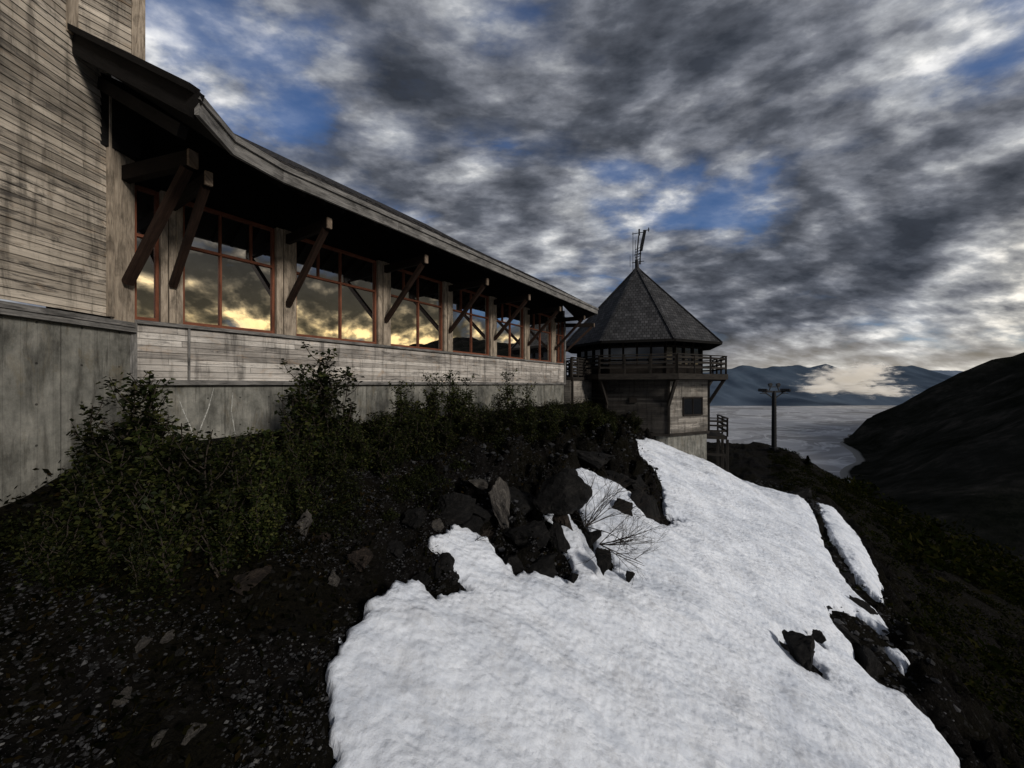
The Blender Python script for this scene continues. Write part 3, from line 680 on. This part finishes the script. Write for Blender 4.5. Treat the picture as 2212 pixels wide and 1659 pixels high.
b.beam(Vector((lx-.7,ly,LT)),Vector((lx-.45,ly,LT+.6)),.1,.1);b.beam(Vector((lx+.7,ly,LT)),Vector((lx+.45,ly,LT+.6)),.1,.1);b.beam(Vector((lx-.75,ly,LT+.55)),Vector((lx+.75,ly,LT+.55)),.12,.12)
b.obj('crossarm','metal',lift)
for sg in(-1,1):
    b=MB();cx=lx+sg*1.55
    b.beam(Vector((cx-.2,ly-1.2,LT+.1)),Vector((cx+.2,ly+1.2,LT+.1)),.15,.25);
    for k in range(-2,3):
        c=Vector((cx+k*.09,ly+k*.5,LT+.1));b.tube([c-Vector((.07,0,0)),c+Vector((.07,0,0))],.22,.22,10)
    b.beam(Vector((cx-.3,ly,LT-.35)),Vector((cx+.3,ly,LT-.35)),.4,.08);b.obj('sheave_assembly','metal',lift)
    b=MB();c=Vector((lx+sg*.55,ly,LT+.85));b.tube([c+Vector((0,-.18,0)),c+Vector((0,.2,0))],.25,.2,10);b.obj('floodlight','metal',lift)
# ---------------------------------------------------------------- plants
def leafy(name,seed,nsh,hgt,spread,nleaf,lsize,mat,stemr=.018):
    r=random.Random(seed);st=MB();V=[];Fc=[]
    def leaf(p,sz):
        a=Vector((r.gauss(0,1),r.gauss(0,1),r.gauss(0,.5))).normalized();n=Vector((r.gauss(0,.6),r.gauss(0,.6),1)).normalized();bb=a.cross(n)
        if bb.length<.1:return
        bb.normalize();i=len(V);m=p+a*sz*.5
        V.extend([tuple(p),tuple(m+bb*sz*.34+n*sz*.06),tuple(p+a*sz),tuple(m-bb*sz*.34+n*sz*.06)]);Fc.append((i,i+1,i+2,i+3))
    tips=[]
    for k in range(nsh):
        an=r.uniform(0,6.283);lean=r.uniform(.1,1)*spread;hh=hgt*r.uniform(.4,1)*(1-.3*lean/spread*r.random()) if k else hgt
        pts=[];cx=math.cos(an);cy=math.sin(an);n=6
        for i in range(n+1):
            f=i/n;pts.append(Vector((cx*lean*f**.8+r.gauss(0,.02),cy*lean*f**.8+r.gauss(0,.02),hh*f)))
        st.tube(pts,stemr,.004,4);tips.append((pts,hh))
        for j in range(5):
            f=r.uniform(.25,.85);i=int(f*n);b0=pts[i].lerp(pts[i+1],f*n-i);aa=r.uniform(0,6.28);l=hh*r.uniform(.12,.28)
            q=[b0,b0+Vector((math.cos(aa)*l*.5,math.sin(aa)*l*.5,l*.45)),b0+Vector((math.cos(aa)*l*.8,math.sin(aa)*l*.8,l*1.0))];st.tube(q,stemr*.45,.003,3);tips.append((q,l))
    tot=sum(t[1] for t in tips)
    for pts,l in tips:
        c=int(nleaf*l/tot*r.uniform(.5,1.4))
        for _ in range(c):
            f=1-r.random()**1.2*.9;f*=len(pts)-1;i=min(int(f),len(pts)-2);p=pts[i].lerp(pts[i+1],f-i)
            rad=.02+.045*hgt*(1-f/(len(pts)-1))
            p=p+Vector((r.gauss(0,rad),r.gauss(0,rad),r.gauss(0,rad*.7)));leaf(p,lsize*r.uniform(.6,1.35))
    me=bpy.data.meshes.new(name+'_foliage');me.from_pydata(V,[],Fc);me.materials.append(MAT[mat]);return st.mesh(name+'_stems','twig'),me
vars_=[leafy('shrub',s,11,1.0,.38,2300,.048,'leaf',.012) for s in(1,2,3,4,5)]
tallv=[leafy('sapling',s,5,1.0,.15,850,.046,'leaf',.010) for s in(11,12,13)]
def plant(name,vr,s,o,z,sc,label,cat,group,wide=1,rot=None):
    st,fo=vr;e=empty(name,P(s,o,z-.05),label,cat,group)
    for nm,me in(('stem',st),('foliage',fo)):
        ob=bpy.data.objects.new(nm,me);C.objects.link(ob);ob.parent=e
    e.rotation_euler=(0,0,random.uniform(0,6.28) if rot is None else rot);e.scale=(sc*wide,sc*wide,sc);return e
sh=[(190,1180,1010,.9),(250,1240,1000,.95),(330,1230,955,.95),(420,1210,960,.95),(500,1160,950,.95),(560,1100,940,1),(400,1120,950,1),(300,1120,930,.9),(700,1010,895,1),(650,1030,925,1),(760,1000,910,1),
 (820,980,900,1.2),(880,965,865,1.1),(930,960,860,1),(990,950,850,1.1),(1040,945,872,1.2),(1090,940,850,1.1),(1150,930,860,1.2),(1200,925,875,1.2),(1250,930,885,1.3),(1320,945,900,1.3),(1370,960,915,1.2),(860,1010,935,1.3),(120,1290,1130,1),(480,1240,1060,1),(250,1150,960,1),
 (150,1230,1060,.9),(370,1270,1060,.9),(560,1200,1040,.9),(540,1130,950,1),(660,1110,990,1),(905,990,900,1.2),(1060,975,895,1.3),(1130,960,885,1.3),(1190,955,895,1.3),(300,1310,1170,.8),
 (830,1040,950,1.2),(1240,965,900,1.3),(1290,955,895,1.2),(600,1090,960,.95),(450,1170,980,1),(360,1180,960,1),(730,1050,960,1.1),(780,1030,945,1.1),(960,985,905,1.2),(1010,975,900,1.2)]
for u,v,vt,wd in sh:
    s,o,z,y=ground(u,v,True);z=float(H(s,o));h=max((v-vt)/F*y,.35);plant('shrub',random.choice(vars_),s,o,z,h*1.05,'dense leafy green alder shrub beside the concrete base','shrub','shrubs along the lodge wall',wd)
for u,v,vt in [(292,1080,815),(265,1130,860),(330,1090,850),(215,1130,900),(180,1110,930),(310,1100,840),(690,985,765),(715,1000,785),(640,1010,800),(740,985,800),(670,1020,830),(985,940,815),(930,950,825),(1100,935,815),(1145,930,835),(880,960,840),(865,970,850),(1010,940,825)]:
    s,o,z,y=ground(u,v,True);z=float(H(s,o));h=(v-vt)/F*y*1.06;plant('sapling',random.choice(tallv),s,o,z,h,'slender upright alder sapling with sparse leaves','sapling','young alder saplings',1.05)
def quads(name,p,size,mat,r,lab,wid=.24):
    n=len(p);a=r.normal(size=(n,3));a[:,2]=np.abs(a[:,2])*.9;a/=np.linalg.norm(a,axis=1)[:,None];b_=np.cross(a,r.normal(size=(n,3)));b_/=np.linalg.norm(b_,axis=1)[:,None]
    sz=(size*r.uniform(.5,1.5,n))[:,None];mm=p+a*sz*.5
    V=np.stack([p,mm+b_*sz*wid,p+a*sz,mm-b_*sz*wid],1).reshape(-1,3);Fc=np.arange(4*n).reshape(n,4)
    me=bpy.data.meshes.new(name);me.from_pydata(V.tolist(),[],Fc.tolist());me.materials.append(MAT[mat])
    ob=bpy.data.objects.new(name,me);C.objects.link(ob);ob['kind']='stuff';ob['label']=lab;ob['category']='undergrowth';return ob
def scatter(name,n,reg,size,mat,up=.25,seed=1,dens=None,wid=.24):
    r=np.random.default_rng(seed);s=r.uniform(reg[0],reg[1],n);o=r.uniform(reg[2],reg[3],n)
    k=(fbm(s*.7,o*.7,seed+3,3)>-.15)
    if dens is not None:k&=dens(s,o,r)
    s=s[k];o=o[k];z=H(s,o);n=len(s)
    inn=snow_field(s,o)<-.12 if reg[2]<20 else np.ones(n,bool);s=s[inn];o=o[inn];z=z[inn];n=len(s)
    x=s*DX+(o-D0)*NX;y=s*DY+(o-D0)*NY;p=np.stack([x,y,z+r.random(n)**2*up],-1)
    quads(name,p,size,mat,r,'dark low undergrowth covering the slope',wid)
scatter('undergrowth',90000,(-6,28,.2,7.5),.085,'under',.32,3,lambda s,o,r:r.random(len(s))<np.exp(-np.maximum(o-1.5,0)/2.4)+.10)
scatter('dry_grass',50000,(-5,14,2.5,7.5),.16,'under',.02,13,lambda s,o,r:fbm(s*1.1,o*1.1,77,3)>.15,.03)
def mounds(name,nm,reg,rad,per,size,seed,mat='brush',lab='dense dark brush covering the outer slope',off=-.1):
    r=np.random.default_rng(seed);s=r.uniform(reg[0],reg[1],nm);o=r.uniform(reg[2],reg[3],nm)
    R=rad*r.uniform(.5,1.3,nm)
    if reg[2]<20:
        k=snow_field(s,o)<-R*.9;s,o,R=s[k],o[k],R[k]
    nm=len(s);d=r.normal(size=(nm,per,3));d/=np.linalg.norm(d,axis=2)[:,:,None];d[:,:,2]=np.abs(d[:,:,2])*.85
    d*=(R[:,None]*(.5+.6*r.random((nm,per))))[:,:,None]
    z=H(s,o);c=np.stack([s*DX+(o-D0)*NX,s*DY+(o-D0)*NY,z+off*R],-1)
    p=(c[:,None,:]+d).reshape(-1,3);quads(name,p,size,mat,r,lab)
mounds('hillside_brush',1100,(-4,62,14.8,34),.75,110,.15,5)
mounds('hillside_brush',1600,(10,110,18,110),1.9,60,.5,8)
mounds('hillside_brush',500,(20,66,10.5,15),.35,40,.12,9)
mounds('wall_undergrowth',190,(2.5,27,.55,2.6),.42,330,.060,15,'lowleaf','low dark leafy growth along the wall foot',.1)
mounds('wall_undergrowth',50,(.5,7,1.2,3.4),.38,420,.045,16,'lowleaf','low dark leafy growth along the wall foot',.0)
def stones(name,n,reg,s0,s1,mat,seed,dens):
    r=np.random.default_rng(seed);s=r.uniform(reg[0],reg[1],n);o=r.uniform(reg[2],reg[3],n);k=dens(s,o,r)&(snow_field(s,o)<-.05);s=s[k];o=o[k];z=H(s,o);n=len(s)
    base=np.array([(1,0,0),(0,1,0),(-1,0,0),(0,-1,0),(0,0,1),(0,0,-1),(.6,.6,.5),(-.6,-.5,.55)],float)
    T=[(0,1,6),(1,4,6),(4,0,6),(1,2,4),(2,3,7),(3,4,7),(4,2,7),(3,0,4),(1,0,5),(2,1,5),(3,2,5),(0,3,5)]
    x=s*DX+(o-D0)*NX;y=s*DY+(o-D0)*NY;sz=s0+(s1-s0)*r.random(n)**4
    V=base[None]*(1+r.normal(size=(n,8,3))*.28);V*=sz[:,None,None]*np.array([1,.8,.55])
    an=r.uniform(0,6.28,n);ca,sa=np.cos(an)[:,None],np.sin(an)[:,None];vx=V[:,:,0]*ca-V[:,:,1]*sa;vy=V[:,:,0]*sa+V[:,:,1]*ca
    W=np.stack([vx+x[:,None],vy+y[:,None],V[:,:,2]+z[:,None]+sz[:,None]*.15],-1).reshape(-1,3)
    Fc=(np.array(T)[None]+np.arange(n)[:,None,None]*8).reshape(-1,3)
    me=bpy.data.meshes.new(name);me.from_pydata(W.tolist(),[],Fc.tolist());me.materials.append(MAT[mat]);ob=bpy.data.objects.new(name,me);C.objects.link(ob)
    ob['kind']='stuff';ob['label']='loose dark slate gravel scattered on the slope';ob['category']='gravel'
stones('gravel',100000,(-4,12,1.8,7.5),.006,.038,'gravel',4,lambda s,o,r:fbm(s*.5,o*.5,44,3)+r.random(len(s))*.3>.02)
stones('gravel',14000,(7,40,1.0,14.4),.03,.17,'gravel',6,lambda s,o,r:fbm(s*.4,o*.4,45,3)+r.random(len(s))*.5>.1)
# rocks
def rockmesh(seed):
    bm=bmesh.new();bmesh.ops.create_icosphere(bm,subdivisions=4,radius=1);r=random.Random(seed)
    planes=[(Vector((r.gauss(0,1),r.gauss(0,1),r.gauss(0,1))).normalized(),r.uniform(.28,.75)) for _ in range(15)]
    for v in bm.verts:
        p=v.co.copy()
        for n,d in planes:
            k=p.dot(n)-d
            if k>0:p-=n*k
        v.co=p
    co=np.array([v.co[:] for v in bm.verts]);f=fbm(co[:,0]*2.3+co[:,2]*1.7+seed,co[:,1]*2.3-co[:,2],seed,4)*.22-np.abs(fbm(co[:,0]*1.5-co[:,2]*2,co[:,1]*4+co[:,2],seed+5,3))*.3
    for v,k in zip(bm.verts,f):v.co*=1.12+k
    me=bpy.data.meshes.new('rock');bm.to_mesh(me);bm.free();return me
rm=[rockmesh(i) for i in range(7)]
rmm={}
def rock(u,v,wpx,hpx,mat,label,k=None,rot=None,dz=0,smooth=False,sink=.0):
    s,o,z,y=ground(u,v,smooth);k=random.randrange(7) if k is None else k
    if(k,mat) not in rmm:
        me=rm[k].copy();me.materials.append(MAT[mat]);rmm[(k,mat)]=me
    ob=bpy.data.objects.new('rock',rmm[(k,mat)]);C.objects.link(ob);w=wpx/F*y/1.4;h=hpx/F*y/1.3
    ob.location=P(s,o,z+h*(.2-sink)+dz);ob.scale=(w,w*random.uniform(.7,1.1),h);ob.rotation_euler=rot or (random.uniform(-.5,.5),random.uniform(-.5,.5),random.uniform(0,6.28))
    ob['label']=label;ob['category']='rock';ob['group']='rocks on the slope'
dl='dark craggy rock at the edge of the snow'
for u,v,w_,h_ in [(1405,1120,65,90),(1385,1055,60,50),(1060,1190,90,60),(1110,1215,60,50),(1170,1225,70,55),(1205,1180,40,50),(1305,1220,35,40),(1275,1160,35,50),(1330,1035,100,40),(1270,985,110,40),(950,1240,60,50),(915,1262,50,30),(1135,1150,90,55),(1190,1065,110,70),(1820,1370,70,50),(1870,1430,80,50),(1860,1310,40,50),(1720,1070,70,24),(1790,1190,30,50),(1975,1540,50,40),(1880,1480,50,30),(1830,1255,40,40),(1120,1090,120,55),(1040,1110,110,45),(1350,1095,50,40),(1230,1050,70,50),(970,1100,80,40),(1000,1140,70,40),(860,1200,60,40),(900,1120,60,35)]:
    rock(u,v,w_,h_,'rockD',dl,sink=.34)
rock(1735,1440,74,75,'rockD','dark rock standing in a melt hole in the snow',smooth=True,dz=.3);rock(1768,1400,28,20,'rockD','small dark rock poking out of the snow',smooth=True,dz=.25)
rock(1360,1275,26,18,'rockD','small dark rock poking out of the snow',smooth=True,dz=.30);rock(1240,1280,22,16,'rockD','small dark rock poking out of the snow',smooth=True,dz=.30)
for u,v,w_,h_,l in [(1060,1175,85,60,'brown angular boulder beside the snow'),(540,1262,95,50,'brown weathered boulder half buried in the slope'),(690,1165,40,40,'brown broken stone lying on the slope'),(1150,1160,70,50,'brown broken stone lying on the slope'),(1220,1130,40,40,'brown broken stone lying on the slope'),(1000,1200,50,50,'brown broken stone lying on the slope'),(780,1220,50,40,'brown broken stone lying on the slope')]:
    rock(u,v,w_,h_,'rockB',l,sink=.2)
for u,v,w_,h_ in [(1088,1125,44,90),(655,1150,38,60),(310,1395,34,20),(365,1385,28,15),(270,1515,42,28),(345,1600,40,30),(1030,1060,46,20),(720,1260,24,30),(415,1590,44,22),(945,1140,36,20)]:
    rock(u,v,w_,h_,'rockP','pale grey angular rock lying on dark gravel')
def bare(u,v,sz,seed,lean):
    s,o,z,y=ground(u,v);r=random.Random(seed);b=MB();B=P(s,o,z)
    def br(p,d,l,rad,lv):
        pts=[p];q=p.copy();dd=d.copy()
        for i in range(5):
            dd=(dd+Vector((r.gauss(0,.13),r.gauss(0,.13),r.gauss(0,.08)+.03))).normalized();q=q+dd*l/5;pts.append(q.copy())
        b.tube(pts,rad,rad*.35,4)
        if lv<3:
            for k in range(4 if lv else 3):
                i=r.randint(1,4);nd=(dd+Vector((r.gauss(0,.5),r.gauss(0,.5),r.gauss(0,.35)))).normalized();br(pts[i],nd,l*.6,rad*.5,lv+1)
    for k in range(7):
        d=(Vector(lean)+Vector((r.gauss(0,.35),r.gauss(0,.35),r.gauss(0,.25)))).normalized();br(B,d,sz*r.uniform(.6,1),.016,0)
    b.obj('bare_shrub','twig',None,origin=B,label='leafless twiggy shrub leaning over the snow edge',category='shrub')
bare(1265,1140,2.0,3,(.7,-.3,.5));bare(990,1190,.7,5,(-.5,-.2,.3));bare(1295,1180,1.5,8,(.8,-.5,.2))
def spruce(seed):
    r=random.Random(seed);st=MB();st.tube([(0,0,-.1),(0,0,.55),(0,0,1)],.03,.004,6);V=[];Fc=[]
    for i in range(1300):
        z=.1+.9*r.random()**1.2;ra=(1-z)*.30*(.6+.7*r.random())*(.65+.35*math.sin(z*50+r.random()))+.02;an=r.uniform(0,6.28)
        p=Vector((math.cos(an)*ra,math.sin(an)*ra,z-ra*.3));a=Vector((math.cos(an)+r.gauss(0,.4),math.sin(an)+r.gauss(0,.4),-.3+r.gauss(0,.3))).normalized();bb=a.cross(Vector((r.gauss(0,.4),r.gauss(0,.4),1))).normalized();l=.06*r.uniform(.6,1.5)
        k=len(V);V.extend([tuple(p-a*l),tuple(p+bb*l*.35),tuple(p+a*l),tuple(p-bb*l*.35)]);Fc.append((k,k+1,k+2,k+3))
    me=bpy.data.meshes.new('crown');me.from_pydata(V,[],Fc);me.materials.append(MAT['needle']);return st.mesh('trunk','twig'),me
sv=[spruce(i) for i in range(3)]
def tree(s,o,h):
    st,fo=random.choice(sv);e=empty('spruce_tree',P(s,o,float(H(s,o))),'small dark spruce tree on the hillside','tree','spruce trees on the slope')
    for nm,me in(('trunk',st),('crown',fo)):
        ob=bpy.data.objects.new(nm,me);C.objects.link(ob);ob.parent=e
    e.scale=(h*1.4,h*1.4,h);e.rotation_euler=(0,0,random.uniform(0,6.28))
for u,v,h in[(1745,985,1.3),(1770,985,1.7),(1790,990,1.4),(1815,992,1.9),(1840,998,1.4),(1855,1003,1.2),(1870,1010,2.2),(1900,1022,1.8),(1930,1035,2.2),(1945,1040,1.5),(1960,1050,2.4),(2000,1070,2.2),(2040,1090,2.6),(2080,1110,2.2),(2110,1120,2.8),(2150,1145,2.4),(2190,1160,2.8)]:
    s,o,z,y=ground(u,v+22);tree(s,o,h*.9)
# ---------------------------------------------------------------- WORLD
W=M('World',True);S.world=W.m;nt=W.t
for n_ in list(nt.nodes):nt.nodes.remove(n_)
out=W.n('ShaderNodeOutputWorld');bg=W.n('ShaderNodeBackground');nt.links.new(bg.outputs[0],out.inputs[0])
AZ=math.radians(132);EL=math.radians(24)
sky=W.n('ShaderNodeTexSky',sky_type='NISHITA');sky.sun_disc=False;sky.sun_elevation=EL;sky.sun_rotation=AZ;sky.altitude=700;sky.dust_density=.5;sky.ozone_density=2.5
d=W.vmath('NORMALIZE',W.n('ShaderNodeTexCoord').outputs['Generated'])
sp=W.n('ShaderNodeSeparateXYZ',i_0=d);zz=W.math('ADD',W.math('MAXIMUM',sp.outputs[2],-.02),.40)
px=W.math('DIVIDE',sp.outputs[0],zz);py=W.math('DIVIDE',sp.outputs[1],zz)
p=W.n('ShaderNodeCombineXYZ',i_0=W.math('MULTIPLY',px,.82),i_1=W.math('MULTIPLY',py,1.25),i_2=W.math('MULTIPLY',sp.outputs[2],1.6)).outputs[0]
def ramp2(f,a,b):
    n=W.n('ShaderNodeMapRange',interpolation_type='SMOOTHSTEP');W.put(n.inputs[0],f);n.inputs[1].default_value=a;n.inputs[2].default_value=b;return n.outputs[0]
def vdir(u,v): return Vector(((u-1106)/F,1,(832-v)/F)).normalized()
def blob(u,v,r0,r1):
    dv=vdir(u,v) if not isinstance(u,tuple) else Vector(u).normalized()
    dt=W.vmath('DOT_PRODUCT',d,tuple(dv));return ramp2(dt,math.cos(math.radians(r1)),math.cos(math.radians(r0)))
def cl(off):
    q=W.vmath('ADD',p,off);a_=W.noise(q,2.3,10,.52,.12);b_=W.noise(q,8.0,7,.58,.15)
    return W.math('ADD',W.math('MULTIPLY',a_,.83),W.math('MULTIPLY',b_,.17))
n0=cl((0,0,0));n1=cl((.050,-.02,-.03))
def acc(items,base):
    v=base
    for u,vv,a_,b_,k in items: v=W.math('ADD',v,W.math('MULTIPLY',blob(u,vv,a_,b_),k))
    return v
refl=(math.sin(math.radians(88)),math.cos(math.radians(88)),.18)
dens=acc([(330,100,1,20,-.06),(520,40,1,14,-.03),(680,230,1,9,-.03),(1320,430,1,7,-.09),(1620,470,1,7,-.10),(1480,450,1,7,-.07),(1050,280,1,6,-.05),(1250,590,1,5,-.04),(1050,20,1,7,-.05),
  (1550,230,4,20,.05),(1850,560,3,14,.06),(1100,650,3,18,.06),(2000,250,3,16,.05),(refl,0,10,40,.02)],W.math('SUBTRACT',n0,.365))
cover=W.ramp(dens,[(0,.25),(.04,.45),(.08,.85),(.14,1)])
lit=W.math('SUBTRACT',n0,n1)
sdir=Vector((math.sin(math.radians(93)),math.cos(math.radians(93)),.12)).normalized()
glow=ramp2(W.vmath('DOT_PRODUCT',d,tuple(sdir)),.68,.98)
low=W.ramp(sp.outputs[2],[(.12,1),(.42,0)])
wm=W.math('MULTIPLY',glow,low)
big=W.noise(p,1.6,5,.55,.2);fine=W.noise(p,9,7,.62,.1)
shade=W.math('ADD',W.math('MULTIPLY',lit,4.6),W.math('MULTIPLY',W.math('SUBTRACT',dens,.12),-1.25))
shade=W.math('ADD',shade,W.math('MULTIPLY',W.math('SUBTRACT',big,.5),-.65))
shade=W.math('ADD',shade,W.math('MULTIPLY',W.math('SUBTRACT',fine,.5),.30))
shade=W.math('MULTIPLY',shade,W.math('ADD',1.0,W.math('MULTIPLY',wm,1.5)))
shade=acc([(2150,60,3,14,.12),(2080,380,3,14,.10),(2190,700,2,11,.26),(1900,790,1,8,.28),(1650,790,1,8,.18),(1400,420,2,9,.14),(900,420,3,14,.14),(1000,520,3,12,.12),(500,200,4,20,.0),
  (1500,230,3,15,-.07),(1850,560,2,10,-.07),(1650,600,2,8,-.06)],W.math('ADD',shade,.445))
shade=W.math('ADD',shade,W.math('MULTIPLY',wm,.02))
cc=W.ramp(shade,[(.0,(.040,.047,.062)),(.28,(.092,.102,.126)),(.5,(.195,.207,.24)),(.74,(.42,.435,.46)),(1,(.92,.91,.89))])
cc=W.mix(1,cc,W.ramp(fine,[(.35,.82),(.65,1.16)]),'MULTIPLY')
warm=W.ramp(wm,[(0,(1,1,1)),(.3,(1.1,1.03,.90)),(1,(2.2,1.6,.75))])
cc=W.mix(1,cc,warm,'MULTIPLY')
hz=W.ramp(sp.outputs[2],[(0,.7),(.05,.4),(.12,0)])
wg=ramp2(W.vmath('DOT_PRODUCT',d,tuple(vdir(1950,800))),.90,1.0)
cc=W.mix(W.math('MULTIPLY',hz,.45),cc,W.mix(wg,(.36,.37,.40,1),(1.0,.86,.62,1)))
cc=W.mix(1,cc,(10,10,10,1),'MULTIPLY')
skc=W.mix(1,sky.outputs[0],(.58,.78,1.05,1),'MULTIPLY')
fin=W.mix(cover,skc,cc)
W.put(bg.inputs[0],fin);bg.inputs[1].default_value=.1
# sun
L=bpy.data.lights.new('sun','SUN');L.energy=2.3;L.angle=math.radians(12);L.color=(1,.94,.87);lo_=bpy.data.objects.new('sun',L);C.objects.link(lo_)
to=Vector((math.sin(AZ)*math.cos(EL),math.cos(AZ)*math.cos(EL),math.sin(EL)));lo_.rotation_euler=to.to_track_quat('Z','Y').to_euler()
# camera
cd=bpy.data.cameras.new('camera');cd.sensor_width=36;cd.lens=36*F/2212;cd.clip_end=40000;cd.clip_start=.05;cam=bpy.data.objects.new('camera',cd);C.objects.link(cam)
cam.rotation_euler=(math.radians(90),0,0);S.camera=cam
